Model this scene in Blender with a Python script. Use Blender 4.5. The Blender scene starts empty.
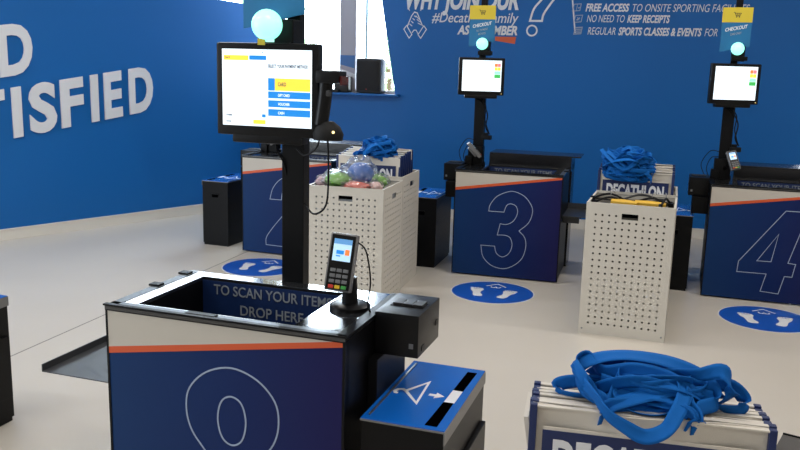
import bpy, bmesh, math, random
from mathutils import Vector, Matrix, noise
S = bpy.context.scene
COL = S.collection
PI = math.pi
random.seed(7)

# ------------------------------------------------------------------ camera
cd = bpy.data.cameras.new('camera'); cam = bpy.data.objects.new('camera', cd); COL.objects.link(cam)
PITCH, ROLL, FPX = .1899, .0271, 827.2
F = Vector((0, math.cos(PITCH), -math.sin(PITCH))); U = Vector((0, math.sin(PITCH), math.cos(PITCH))); X = Vector((1, 0, 0))
Xr = math.cos(ROLL)*X + math.sin(ROLL)*U; Ur = -math.sin(ROLL)*X + math.cos(ROLL)*U
m = Matrix((Xr, Ur, -F)).transposed().to_4x4(); m.translation = Vector((0, 0, 1.6))
cam.matrix_world = m
cd.sensor_width = 36; cd.lens = FPX/800*36; cd.clip_start = .05; cd.clip_end = 200
S.camera = cam
# ------------------------------------------------------------------ world, light, exposure
w = bpy.data.worlds.new('world'); S.world = w; w.use_nodes = True
nt = w.node_tree; bg = nt.nodes['Background']; bg.inputs[0].default_value = (.86, .94, 1, 1); bg.inputs[1].default_value = 12
S.view_settings.view_transform = 'Standard'; S.view_settings.look = 'None'; S.view_settings.exposure = 0.0; S.view_settings.gamma = 1
S.cycles.use_denoising = True
S.cycles.max_bounces = 8; S.cycles.sample_clamp_indirect = 6

def area(name, loc, rot, sx, sy, power, col):
    l = bpy.data.lights.new(name, 'AREA'); l.shape = 'RECTANGLE'; l.size = sx; l.size_y = sy; l.energy = power; l.color = col
    o = bpy.data.objects.new(name, l); COL.objects.link(o); o.location = loc; o.rotation_euler = rot; return o
WIN_YAW = math.radians(-17)
# daylight coming in through the window of the back wall and the high window of the left wall
area('window_daylight', (-.75, 9.6, 2.75), (math.radians(-62), 0, WIN_YAW), 1.6, 1.2, 170, (.82, .91, 1))
# added cool fill lamp at the unseen left side; no window stands there
area('left_cool_fill', (-6.6, 1.6, 1.75), (math.radians(90), 0, math.radians(-90)), 4, 2.6, 170, (.82, .91, 1))
CEIL = 3.4
LIGHTS = [(-3.3, 5.2), (-.9, 5.4), (1.5, 5.0), (3.2, 4.4), (-2.6, 2.2), (0, 1.8), (2.6, 1.4), (-1.2, -.8), (1.5, -.8)]

# ------------------------------------------------------------------ materials
def srgb(r, g, b):
    f = lambda c: ((c/255+.055)/1.055)**2.4 if c > 10 else c/255/12.92
    return (f(r), f(g), f(b), 1)
MT = {}
def mat(name, rgb, rough=.5, metal=0, emit=0, bump=0, bscale=200, spec=.5, vary=0, coat=0, trans=0):
    if name in MT: return MT[name]
    mm = bpy.data.materials.new(name); mm.use_nodes = True; n = mm.node_tree.nodes; L = mm.node_tree.links
    b = n['Principled BSDF']; c = srgb(*rgb)
    b.inputs['Base Color'].default_value = c; b.inputs['Roughness'].default_value = rough; b.inputs['Metallic'].default_value = metal
    b.inputs['Specular IOR Level'].default_value = spec; b.inputs['Coat Weight'].default_value = coat; b.inputs['Coat Roughness'].default_value = .05
    b.inputs['Transmission Weight'].default_value = trans
    if emit: b.inputs['Emission Color'].default_value = c; b.inputs['Emission Strength'].default_value = emit
    if bump or vary:
        tc = n.new('ShaderNodeTexCoord'); nz = n.new('ShaderNodeTexNoise'); nz.inputs['Scale'].default_value = bscale; nz.inputs['Detail'].default_value = 4
        L.new(tc.outputs['Object'], nz.inputs['Vector'])
        if bump:
            bp = n.new('ShaderNodeBump'); bp.inputs['Strength'].default_value = bump; bp.inputs['Distance'].default_value = .002
            L.new(nz.outputs['Fac'], bp.inputs['Height']); L.new(bp.outputs['Normal'], b.inputs['Normal'])
        if vary:
            mx = n.new('ShaderNodeMix'); mx.data_type = 'RGBA'; mx.inputs[6].default_value = [x*(1-vary) for x in c[:3]]+[1]; mx.inputs[7].default_value = [min(1, x*(1+vary)) for x in c[:3]]+[1]
            L.new(nz.outputs['Fac'], mx.inputs[0]); L.new(mx.outputs[2], b.inputs['Base Color'])
    MT[name] = mm; return mm
BLACK = mat('black_powder_coat', (7, 7, 9), .4, spec=.18, bump=.15, bscale=900)
GLOSS = mat('black_gloss_metal', (40, 42, 46), .17, metal=.35, spec=.8, coat=.8)
PLAS = mat('black_plastic', (10, 10, 12), .35, spec=.25, bump=.1, bscale=700)
DGREY = mat('dark_grey_plastic', (46, 47, 50), .42, bump=.1, bscale=500)
STEEL = mat('brushed_steel', (150, 152, 155), .35, metal=.9, bump=.1, bscale=300)
CREAM = mat('cream_powder_coat', (205, 200, 190), .5, bump=.08, bscale=600)
WALLB = mat('blue_wall_paint', (14, 98, 172), .45, spec=.3, bump=.05, bscale=60, vary=.03)
WALLG = mat('grey_wall_paint', (120, 118, 114), .7, bump=.05, bscale=60)
WHITEW = mat('white_wall_paint', (205, 203, 198), .7, bump=.05, bscale=60)
BASEB = mat('baseboard_paint', (222, 218, 210), .45, bump=.03, bscale=80)
LETTER = mat('white_lettering', (222, 223, 228), .5, bump=.02, bscale=80)
GLETTER = mat('grey_lettering', (150, 156, 166), .5, bump=.02, bscale=80)
BLETTER = mat('dull_grey_lettering', (128, 134, 142), .5, bump=.02, bscale=80)
OUTL = mat('pale_outline_print', (150, 165, 190), .5, bump=.02, bscale=80)
PANW = mat('panel_white_print', (190, 184, 174), .4, bump=.03, bscale=300)
ORANGE = mat('orange_print', (205, 84, 42), .4, bump=.03, bscale=300)
NAVY = mat('navy_print', (18, 40, 84), .4, bump=.03, bscale=300)
BINBLUE = mat('blue_bin_laminate', (14, 96, 190), .2, bump=.03, bscale=300, spec=.7)
STICK = mat('blue_floor_vinyl', (22, 84, 182), .32, bump=.05, bscale=300)
STRAP = mat('blue_webbing', (4, 96, 178), .65, spec=.2, bump=.6, bscale=1500)
BAGW = mat('white_woven_plastic', (212, 205, 194), .38, bump=.5, bscale=700)
BAGN = mat('navy_woven_plastic', (12, 34, 86), .38, bump=.5, bscale=700)
TEAL = mat('teal_sign_card', (10, 100, 150), .5, bump=.02, bscale=200)
YEL = mat('yellow_sign_card', (205, 182, 48), .5, bump=.02, bscale=200)
SCRW = mat('screen_white', (226, 238, 246), .3, emit=.85)
SCRP = mat('screen_pale_line', (205, 222, 232), .3, emit=.75)
SCRY = mat('screen_yellow', (240, 205, 70), .3, emit=.8)
SCRB = mat('screen_blue', (30, 125, 205), .3, emit=.8)
SCRG = mat('screen_green', (60, 170, 80), .3, emit=.8)
SCRR = mat('screen_orange', (235, 120, 60), .3, emit=.8)
SCRD = mat('screen_dark_text', (60, 70, 90), .3, emit=.4)
GLOBE = mat('glowing_green_globe', (150, 245, 222), .3, emit=1.35)
KRED = mat('red_key', (190, 50, 40), .4, bump=.05); KYEL = mat('yellow_key', (215, 180, 40), .4, bump=.05); KGRN = mat('green_key', (60, 150, 70), .4, bump=.05)
KGREY = mat('grey_key', (105, 108, 112), .4, bump=.05)
CASE = mat('silver_grey_plastic', (112, 112, 114), .4, bump=.05)
LED = mat('indicator_light', (255, 225, 150), .4, emit=2)
LEAF = mat('hedge_leaves', (168, 196, 140), .7, vary=.4, bscale=6)
GRASS = mat('outside_paving', (170, 172, 160), .8, vary=.2, bscale=3)

def panel_material():          # printed gradient of the panels: petrol blue on the left to violet navy on the right
    mm = bpy.data.materials.new('panel_blue_print'); mm.use_nodes = True; n = mm.node_tree.nodes; L = mm.node_tree.links; b = n['Principled BSDF']
    tc = n.new('ShaderNodeTexCoord'); sp = n.new('ShaderNodeSeparateXYZ'); cr = n.new('ShaderNodeValToRGB')
    L.new(tc.outputs['Object'], sp.inputs[0]); mp = n.new('ShaderNodeMapRange'); mp.inputs['From Max'].default_value = .827
    L.new(sp.outputs['X'], mp.inputs[0]); L.new(mp.outputs[0], cr.inputs[0]); L.new(cr.outputs[0], b.inputs['Base Color'])
    cr.color_ramp.elements[0].color = srgb(8, 50, 100); cr.color_ramp.elements[1].color = srgb(22, 20, 76)
    e = cr.color_ramp.elements.new(.55); e.color = srgb(9, 36, 90)
    b.inputs['Roughness'].default_value = .45; b.inputs['Specular IOR Level'].default_value = .2
    return mm
PANB = panel_material()

def floor_material():
    mm = bpy.data.materials.new('polished_floor'); mm.use_nodes = True; n = mm.node_tree.nodes; L = mm.node_tree.links; b = n['Principled BSDF']
    tc = n.new('ShaderNodeTexCoord'); nz = n.new('ShaderNodeTexNoise'); nz.inputs['Scale'].default_value = 1.3; nz.inputs['Detail'].default_value = 6
    n2 = n.new('ShaderNodeTexNoise'); n2.inputs['Scale'].default_value = 90
    L.new(tc.outputs['Object'], nz.inputs['Vector']); L.new(tc.outputs['Object'], n2.inputs['Vector'])
    mx = n.new('ShaderNodeMix'); mx.data_type = 'RGBA'; mx.inputs[6].default_value = srgb(196, 189, 178); mx.inputs[7].default_value = srgb(207, 200, 190)
    L.new(nz.outputs['Fac'], mx.inputs[0]); L.new(mx.outputs[2], b.inputs['Base Color'])
    b.inputs['Roughness'].default_value = .3; b.inputs['Specular IOR Level'].default_value = .45
    bp = n.new('ShaderNodeBump'); bp.inputs['Strength'].default_value = .04; bp.inputs['Distance'].default_value = .002
    L.new(n2.outputs['Fac'], bp.inputs['Height']); L.new(bp.outputs['Normal'], b.inputs['Normal'])
    return mm
FLOOR = floor_material()

def clear_material(name, tint, gloss=.12, alpha=.1, rough=.08):   # glazing and clear film: mostly see-through, some shine
    mm = bpy.data.materials.new(name); mm.use_nodes = True; n = mm.node_tree.nodes; L = mm.node_tree.links
    n.remove(n['Principled BSDF']); out = n['Material Output']
    t = n.new('ShaderNodeBsdfTransparent'); t.inputs[0].default_value = tint
    g = n.new('ShaderNodeBsdfGlossy'); g.inputs['Roughness'].default_value = rough
    d = n.new('ShaderNodeBsdfDiffuse'); d.inputs[0].default_value = (.85, .87, .9, 1)
    lw = n.new('ShaderNodeLayerWeight'); lw.inputs[0].default_value = .35
    nz = n.new('ShaderNodeTexNoise'); nz.inputs['Scale'].default_value = 9
    bp = n.new('ShaderNodeBump'); bp.inputs['Strength'].default_value = .8 if alpha > .05 else 0; L.new(nz.outputs['Fac'], bp.inputs['Height']); L.new(bp.outputs[0], g.inputs['Normal'])
    m1 = n.new('ShaderNodeMixShader'); m2 = n.new('ShaderNodeMixShader'); m1.inputs[0].default_value = alpha
    L.new(t.outputs[0], m1.inputs[1]); L.new(d.outputs[0], m1.inputs[2])
    ma = n.new('ShaderNodeMath'); ma.operation = 'MULTIPLY_ADD'; ma.inputs[1].default_value = .5; ma.inputs[2].default_value = gloss; L.new(lw.outputs['Fresnel'], ma.inputs[0])
    L.new(ma.outputs[0], m2.inputs[0]); L.new(m1.outputs[0], m2.inputs[1]); L.new(g.outputs[0], m2.inputs[2]); L.new(m2.outputs[0], out.inputs[0])
    return mm
GLASS = clear_material('window_glass', (.95, .98, 1, 1), .03, 0, .02)
FILM = clear_material('clear_plastic_film', (.94, .96, 1, 1), .06, .05, .2)

# ------------------------------------------------------------------ mesh helpers
class MB:
    def __init__(s): s.bm = bmesh.new()
    def box(s, x0, x1, y0, y1, z0, z1, bev=0, M=None):
        v = [s.bm.verts.new(p) for p in ((x0,y0,z0),(x1,y0,z0),(x1,y1,z0),(x0,y1,z0),(x0,y0,z1),(x1,y0,z1),(x1,y1,z1),(x0,y1,z1))]
        f = [s.bm.faces.new([v[i] for i in q]) for q in ((3,2,1,0),(4,5,6,7),(0,1,5,4),(1,2,6,5),(2,3,7,6),(3,0,4,7))]
        if bev:
            r = bmesh.ops.bevel(s.bm, geom=list({e for g in f for e in g.edges}), offset=bev, segments=2, affect='EDGES', profile=.7)
            v = list({x for g in r['faces'] for x in g.verts} | {x for x in v if x.is_valid})
        if M is not None: bmesh.ops.transform(s.bm, matrix=M, verts=[x for x in v if x.is_valid])
        return s
    def prism(s, pts, z0, z1, M=None):     # pts xy polygon, extruded in z
        a = [s.bm.verts.new((p[0], p[1], z0)) for p in pts]; b = [s.bm.verts.new((p[0], p[1], z1)) for p in pts]
        n = len(pts); s.bm.faces.new(a[::-1]); s.bm.faces.new(b)
        for i in range(n): s.bm.faces.new((a[i], a[(i+1) % n], b[(i+1) % n], b[i]))
        if M is not None: bmesh.ops.transform(s.bm, matrix=M, verts=a+b)
        return s
    def face_xz(s, pts, y, t=.001):         # polygon in the xz plane, facing -y, with thickness t toward -y
        return s.prism([(p[0], p[1]) for p in pts], 0, t, Matrix.Translation((0, y, 0)) @ Matrix.Rotation(PI/2, 4, 'X'))
    def lathe(s, prof, seg=32, M=None, c=(0,0,0)):
        rings = []
        for r, z in prof:
            rings.append([s.bm.verts.new((c[0]+r*math.cos(2*PI*i/seg), c[1]+r*math.sin(2*PI*i/seg), c[2]+z)) for i in range(seg)])
        for a, b in zip(rings, rings[1:]):
            for i in range(seg): s.bm.faces.new((a[i], a[(i+1) % seg], b[(i+1) % seg], b[i]))
        s.bm.faces.new(rings[0][::-1]); s.bm.faces.new(rings[-1])
        if M is not None: bmesh.ops.transform(s.bm, matrix=M, verts=[v for r in rings for v in r])
        return s
    def tube(s, pts, r, seg=8, smooth=6):
        P = spline([Vector(p) for p in pts], smooth) if smooth else [Vector(p) for p in pts]
        prev = None; rings = []
        for i, p in enumerate(P):
            t = (P[min(i+1, len(P)-1)] - P[max(i-1, 0)]).normalized()
            n = (prev - prev.dot(t)*t).normalized() if prev and (prev - prev.dot(t)*t).length > 1e-5 else t.orthogonal().normalized()
            prev = n; b = t.cross(n)
            rings.append([s.bm.verts.new(p + r*(math.cos(2*PI*k/seg)*n + math.sin(2*PI*k/seg)*b)) for k in range(seg)])
        for a, b in zip(rings, rings[1:]):
            for i in range(seg): s.bm.faces.new((a[i], a[(i+1) % seg], b[(i+1) % seg], b[i]))
        s.bm.faces.new(rings[0][::-1]); s.bm.faces.new(rings[-1]); return s
    def strip_xz(s, pts, y, w, closed=True, t=.0012):    # outline ribbon in the xz plane
        n = len(pts); L = []; R = []
        for i in range(n):
            a = Vector(pts[i-1] if closed or i else pts[i]); b = Vector(pts[i]); c = Vector(pts[(i+1) % n] if closed or i < n-1 else pts[i])
            d1 = (b-a).normalized() if (b-a).length > 1e-6 else (c-b).normalized(); d2 = (c-b).normalized() if (c-b).length > 1e-6 else d1
            n1 = Vector((-d1.y, d1.x)); n2 = Vector((-d2.y, d2.x)); mm_ = (n1+n2)
            mm_ = mm_.normalized() if mm_.length > 1e-4 else n1
            k = w/2/max(.45, mm_.dot(n1)); L.append(b+mm_*k); R.append(b-mm_*k)
        rows = [[s.bm.verts.new((p.x, y-t, p.y)) for p in L], [s.bm.verts.new((p.x, y-t, p.y)) for p in R], [s.bm.verts.new((p.x, y, p.y)) for p in R], [s.bm.verts.new((p.x, y, p.y)) for p in L]]
        for i in range(n if closed else n-1):
            j = (i+1) % n
            for q in range(4): s.bm.faces.new((rows[q][i], rows[q][j], rows[(q+1) % 4][j], rows[(q+1) % 4][i]))
        return s
    def build(s, name, material, parent=None, smooth=False, loc=None):
        bmesh.ops.recalc_face_normals(s.bm, faces=s.bm.faces[:])
        me = bpy.data.meshes.new(name); s.bm.to_mesh(me); s.bm.free(); me.materials.append(material)
        if smooth:
            for p in me.polygons: p.use_smooth = True
            me.set_sharp_from_angle(angle=math.radians(40))
        o = bpy.data.objects.new(name, me); COL.objects.link(o)
        if parent: o.parent = parent
        if loc: o.location = loc
        return o
def spline(P, k=6, closed=False):
    n = len(P); out = []
    for i in range(n if closed else n-1):
        if closed: a, b, c, d = P[i-1], P[i], P[(i+1) % n], P[(i+2) % n]
        else: a, b, c, d = P[max(i-1, 0)], P[i], P[i+1], P[min(i+2, n-1)]
        for j in range(k):
            t = j/k; out.append(.5*((2*b)+(c-a)*t+(2*a-5*b+4*c-d)*t*t+(3*b-a-3*c+d)*t**3))
    if not closed: out.append(P[-1])
    return out
def outline(pts, k=5):      # closed outline; a third element marks a corner, other points are smoothed
    n = len(pts); out = []
    V = [Vector(p[:2]) for p in pts]; corner = [len(p) > 2 for p in pts]
    for i in range(n):
        a, b, c, d = V[i-1], V[i], V[(i+1) % n], V[(i+2) % n]
        if corner[i]: a = b*2-c if not corner[(i+1) % n] else b
        if corner[(i+1) % n]: d = c*2-b if not corner[i] else c
        if corner[i] and corner[(i+1) % n]: out.append(b); continue
        for j in range(k):
            t = j/k; out.append(.5*((2*b)+(c-a)*t+(2*a-5*b+4*c-d)*t*t+(3*b-a-3*c+d)*t**3))
    return out
def tag(o, label=None, cat=None, group=None, kind=None):
    if label: o['label'] = label
    if cat: o['category'] = cat
    if group: o['group'] = group
    if kind: o['kind'] = kind
    return o
def empty(name, loc, rz=0, **k):
    o = bpy.data.objects.new(name, None); COL.objects.link(o); o.location = loc; o.rotation_euler = (0, 0, rz); o.empty_display_size = .1
    return tag(o, **k)
def copy_tree(o, parent=None):
    c = o.copy(); COL.objects.link(c); c.parent = parent
    for ch in [x for x in COL.objects if x.parent == o]: copy_tree(ch, c)
    return c
def text(name, s, material, parent=None, size=.1, width=None, bold=.02, shear=0, extrude=.0005, M=None, align='LEFT', space=1):
    """lettering in the local xz plane (reading along +x, up +z, facing -y), baseline at z=0; size = capital height"""
    cu = bpy.data.curves.new('txt', 'FONT'); cu.body = s; cu.size = size/.73; cu.offset = bold*size; cu.extrude = extrude; cu.shear = shear; cu.align_x = 'LEFT'; cu.space_character = space; cu.resolution_u = 4
    ob = bpy.data.objects.new('txt', cu); COL.objects.link(ob); dg = bpy.context.evaluated_depsgraph_get(); dg.update()
    me = bpy.data.meshes.new_from_object(ob.evaluated_get(dg)); bpy.data.objects.remove(ob)
    xs = [v.co.x for v in me.vertices]; x0, x1 = min(xs), max(xs); k = (width/(x1-x0)) if width else .72
    ww = k*(x1-x0); off = {'LEFT': 0, 'CENTER': -ww/2, 'RIGHT': -ww}[align]
    for v in me.vertices: v.co = Vector(((v.co.x-x0)*k+off, -v.co.z, v.co.y))
    me.flip_normals()
    if M is not None: me.transform(M)
    me.materials.clear(); me.materials.append(material); me.name = name
    o = bpy.data.objects.new(name, me); COL.objects.link(o)
    if parent: o.parent = parent
    return o
T = Matrix.Translation
def RX(a): return Matrix.Rotation(a, 4, 'X')
def RY(a): return Matrix.Rotation(a, 4, 'Y')
def RZ(a): return Matrix.Rotation(a, 4, 'Z')

# ------------------------------------------------------------------ room shell
CORNER = Vector((-1.502, 9.41)); LA = math.radians(49.14); dL = Vector((math.cos(LA), math.sin(LA))); dB = Vector((math.cos(WIN_YAW), math.sin(WIN_YAW)))
BACK_LEN = 5.52
LW0 = CORNER - dL*8.2            # far left end of the left wall
BR = CORNER + dB*BACK_LEN
poly = [(-7, -4), (5.6, -4), (5.6, 7.3), tuple(BR), tuple(CORNER), tuple(LW0), (-7, LW0.y)]
f = MB().prism([(-7.2,-4.2),(5.8,-4.2),(5.8,9.9),(-7.2,9.9)], -.1, 0).build('floor', FLOOR); tag(f, kind='structure')
c = MB().prism([(-7.2,-4.2),(5.8,-4.2),(5.8,9.9),(-7.2,9.9)], CEIL, CEIL+.1).build('ceiling', WHITEW); tag(c, kind='structure')
# wall local frames: x along the wall, y = depth away from the room, z up
def wall_obj(name, origin, ang, mb, material):
    o = mb.build(name, material); o.location = (origin[0], origin[1], 0); o.rotation_euler = (0, 0, ang); return tag(o, kind='structure')
TH = .2
# back wall: origin at the corner, x to the right. window from x=.1 to ~1.3, z 1.30-3.05, right jamb leaning
wb = MB()
wx0, wz0, wz1 = .10, 1.30, 3.05
def bx_(x, y): return Vector((x, y)) 
jb, jt = 1.475, 1.475-.31         # right jamb x at the sill and at the head
V = T((0, 0, 0)) @ RX(PI/2) @ T((0, 0, -TH))     # xz polygon extruded to y 0..TH
def wprism(mb, pts): mb.prism(pts, 0, TH, V)
for pts in ([(0, 0), (BACK_LEN, 0), (BACK_LEN, wz0), (0, wz0)], [(0, wz0), (wx0, wz0), (wx0, wz1), (0, wz1)], [(jb, wz0), (BACK_LEN, wz0), (BACK_LEN, wz1), (jt, wz1)], [(0, wz1), (BACK_LEN, wz1), (BACK_LEN, CEIL), (0, CEIL)]):
    wb = MB(); wprism(wb, pts); wall_obj('wall_back', CORNER, WIN_YAW, wb, WALLB)
# grey end of the back wall
ge = MB(); wprism(ge, [(BACK_LEN+.25, 0), (7.6, 0), (7.6, CEIL), (BACK_LEN-.14, CEIL)])
ge2 = ge.build('wall_right', WALLG); ge2.location = (CORNER.x-.0*dB.x, CORNER.y, 0); ge2.rotation_euler = (0, 0, WIN_YAW); ge2.location.x += -.004*math.sin(WIN_YAW)*-1; ge2.location.y -= .004; tag(ge2, kind='structure')
# left wall; high window by the corner, unseen left stretch added for rim reflections
LL = 8.2
wl = MB(); hx0, hx1, hz = LL-3.0, LL-.08, 2.19
wprism(wl, [(0, 0), (LL, 0), (LL, hz), (hx0, 2.36), (0, 2.36)]); wprism(wl, [(0, 2.36), (hx0, 2.36), (hx0, 3.1), (0, 3.1)]); wprism(wl, [(hx1, hz), (LL, hz), (LL, 3.1), (hx1, 3.1)]); wprism(wl, [(0, 3.1), (LL, 3.1), (LL, CEIL), (0, CEIL)])
wall_obj('wall_left', LW0, LA, wl, WALLB)
for nm, x0, y0, x1, y1 in (('wall_side', -7, -4.2, -7.2, LW0.y+.3), ('wall_front', -7.2, -4.2, 5.8, -4), ('wall_east', 5.6, -4, 5.8, 8)):
    tag(MB().box(min(x0,x1), max(x0,x1), y0, y1, 0, CEIL).build(nm, WHITEW), kind='structure')
for nm, org, ang, L_ in (('baseboard_left', LW0, LA, LL-.02), ('baseboard_back', CORNER, WIN_YAW, BACK_LEN)):
    b = MB(); b.box(0.02, L_, -.016, -.001, 0, .088, .003).box(0.02, L_, -.02, -.001, .088, .1, .002)
    wall_obj(nm, org, ang, b, BASEB)
# window joinery
wn = MB(); wn.box(wx0, jt-.02, .10, .14, wz1-.05, wz1).box(wx0, wx0+.04, .10, .14, wz0, wz1).box(wx0, jb+.02, .10, .14, wz0, wz0+.03)
wo = wall_obj('window_1', CORNER, WIN_YAW, wn, mat('white_window_frame', (214, 216, 220), .4, bump=.03))
mu = MB().box(.80, .985, .09, .15, wz0+.02, wz1).build('mullion', mat('lilac_grey_post', (176, 174, 184), .6, bump=.03), wo)
mu2 = MB().box(1.085, 1.11, .11, .13, wz0+.02, wz1).build('glazing_bar', mat('pale_blue_bar', (180, 215, 225), .5, bump=.03), wo)
gl = MB().box(wx0, jb+.02, .118, .122, wz0+.02, wz1-.02).build('glass_pane', GLASS, wo)
sill = MB().box(.12, jb+.06, -.10, .19, wz0-.022, wz0, .003).build('trim_1', WALLB); sill.location = (CORNER.x, CORNER.y, 0); sill.rotation_euler = (0, 0, WIN_YAW); tag(sill, kind='structure')
wn = MB().box(hx0, hx1, .10, .14, hz-.03, hz).box(hx0, hx1, .10, .14, 3.07, 3.1).box(hx0, hx0+.03, .10, .14, hz+.03, 3.07).box(hx1-.03, hx1, .10, .14, hz+.03, 3.07)
wo2 = wall_obj('window_2', LW0, LA, wn, mat('white_window_frame', (214, 216, 220)))
MB().box(hx0+.03, hx1-.03, .118, .122, hz+.03, 3.07).build('glass_pane', GLASS, wo2)
# poster on the post between the panes
po = MB().box(.805, .98, .082, .088, 1.38, 1.70).build('poster', mat('grey_poster_paper', (170, 165, 180), .5, bump=.02)); po.location = (CORNER.x, CORNER.y, 0); po.rotation_euler = (0, 0, WIN_YAW)
tag(po, 'small blue and white poster on the window post above the sill', 'poster')
MB().face_xz([(.805, 1.60), (.98, 1.56), (.98, 1.70), (.805, 1.70)], .082).build('blue_print', mat('mid_blue_print', (60, 110, 170), .5, bump=.02), po)
MB().face_xz([(.805, 1.52), (.98, 1.45), (.98, 1.50), (.805, 1.56)], .082).build('pale_print', mat('pale_print', (215, 215, 222), .5, bump=.02), po)
# floor seam
def seam(name, a, b, w_=.008):
    a, b = Vector(a), Vector(b); d = (b-a).normalized(); n = Vector((-d.y, d.x))*w_/2
    o = MB().prism([tuple(a+n), tuple(b+n), tuple(b-n), tuple(a-n)], 0, .0008).build(name, mat('grey_floor_seam', (128, 124, 118), .5, bump=.03)); tag(o, kind='structure')
seam('trim_2', (-2.35, 3.36), (-1.28, 7.01))
# outside the windows
og = MB().prism([(-22, 10.4), (16, 10.4), (16, 40), (-22, 40)], -.15, -.1).build('outside_ground', GRASS); tag(og, kind='structure')
def shrub(x, y, r, h, seed, label):
    rnd = random.Random(seed); b = bmesh.new()
    for i in range(230):
        a = rnd.uniform(0, 2*PI); zz = rnd.random(); rr = r*math.sqrt(rnd.random())*(1.0-.5*zz*zz)
        p = Vector((rr*math.cos(a), rr*math.sin(a), .15+zz*h)); n = Vector((rnd.gauss(0,1), rnd.gauss(0,1), rnd.gauss(0,1))).normalized(); t = n.orthogonal().normalized(); q = n.cross(t); s_ = rnd.uniform(.08, .16)
        vs = [b.verts.new(p+t*s_*c1+q*s_*.6*c2) for c1, c2 in ((-1, 0), (0, -1), (1, 0), (0, 1))]; b.faces.new(vs)
    me = bpy.data.meshes.new('leaves'); b.to_mesh(me); b.free(); me.materials.append(LEAF)
    e = empty('garden_shrub', (x, y, -.1), label=label, cat='shrub', group='shrubs outside the window')
    o = bpy.data.objects.new('foliage', me); COL.objects.link(o); o.parent = e
    MB().tube([(0, 0, 0), (.03, 0, h*.5), (0, .02, h*.8)], .05).build('stem', mat('bark', (90, 70, 50), .8, bump=.3), e)
shrub(-2.3, 15.0, .9, 2.9, 1, 'sunlit green shrub seen through the window above the big monitor')
shrub(-.3, 16.4, .7, 2.1, 2, 'faint green shrub outside the window behind the black speaker')

# ------------------------------------------------------------------ wall lettering
def wall_text(name, s, origin, ang, x, z, size, width, label, cat='wall lettering', shear=0, slope=0, extrude=.0006, bold=.02, material=None, space=1, yy=-.001, group=None):
    M = T((x, yy-extrude, z)) @ Matrix(((1,0,0,0),(0,1,0,0),(slope,0,1,0),(0,0,0,1)))
    o = text(name, s, material or LETTER, None, size, width, bold, shear, extrude, M, space=space)
    o.location = (origin.x, origin.y, 0); o.rotation_euler = (0, 0, ang); return tag(o, label, cat, group)
def sl(x, y): return (Vector((x, y))-LW0).dot(dL)
KS = .155
def left_word(name, letters, xs, z0, xr, label):
    root = empty(name, (LW0.x, LW0.y, 0), LA, label=label, cat='wall lettering')
    for ch, (a, b) in zip(letters, xs):
        M = T((a, -.002-.008, z0+KS*(a-xr))) @ Matrix(((1,0,0,0),(0,1,0,0),(KS,0,1,0),(0,0,0,1)))
        text('letter', ch, LETTER, root, .42, b-a, .05, 0, .008, M)
sI, sD = sl(-3.399, 7.222), sl(-2.648, 8.089)
# letter extents along the wall, from the left edge of each stroke
left_word('word_lettering', 'SATISFIED', [(sI-1.0, sI-.73), (sI-.69, sI-.40), (sI-.36, sI-.06), (sI, sI+.085), (sI+.15, sI+.40), (sI+.44, sI+.66), (sI+.735, sI+.81), (sI+.87, sI+1.055), (sD-.015, sD+.245)], .912, sI, 'big pale letters of the lower slogan word on the left blue wall')
left_word('word_lettering', 'D', [(sl(-3.433, 7.182)-.03, sl(-3.433, 7.182)+.26)], 1.437, sl(-3.433, 7.182), 'single big pale letter above the slogan word, cut by the left picture edge')
def bs(px): return px
def BL_(x, y): return (Vector((x, y))-CORNER).dot(dB)
xa = BL_(0, 8.954)
wall_text('slogan_lettering', 'WHY JOIN OUR', CORNER, WIN_YAW, xa, 2.195, .19, 1.19, 'large bold italic white slogan at the top of the back wall', shear=.22, bold=.055, extrude=.004)
wall_text('slogan_lettering', '#Decathlonfamily', CORNER, WIN_YAW, BL_(.276, 8.869), 2.058, .105, .905, 'thin italic hashtag line under the bold slogan, partly behind a sign', shear=.22, bold=.008, extrude=.002)
wall_text('slogan_lettering', 'AS A MEMBER', CORNER, WIN_YAW, BL_(.276, 8.869)+.275, 1.94, .09, .625, 'short bold italic line above the small orange bar', shear=.22, bold=.05, extrude=.002)
ob = MB().face_xz([(0, .035), (.215, .035), (.205, -.035), (0, -.005)], -.002, .002).build('orange_bar', ORANGE); ob.location = (CORNER.x, CORNER.y, 0); ob.rotation_euler = (0, 0, WIN_YAW)
for v in ob.data.vertices: v.co.x += BL_(.276, 8.869)+.675; v.co.z += 1.885
tag(ob, 'small slanted orange bar under the slogan on the back wall', 'wall graphic')
# question mark outline
qx = BL_(1.27, 8.56); q = MB()
qo = [(.03,.47,1),(.05,.56),(.14,.66),(.28,.68),(.36,.60),(.36,.48),(.27,.36),(.20,.25),(.185,.18,1),(.065,.18,1),(.10,.30),(.18,.40),(.24,.50),(.23,.56),(.17,.56),(.15,.47,1)]
q.strip_xz(outline(qo), 0, .02); q.strip_xz([(.09+.05*math.cos(2*PI*i/24), .085+.05*math.sin(2*PI*i/24)) for i in range(24)], 0, .016)
qm = q.build('question_mark_graphic', LETTER)
for v in qm.data.vertices: v.co.x += qx-.085; v.co.z += 1.90; v.co.y -= .001
qm.location = (CORNER.x, CORNER.y, 0); qm.rotation_euler = (0, 0, WIN_YAW); tag(qm, 'white outlined question mark on the back wall right of the slogan', 'wall graphic')
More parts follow.
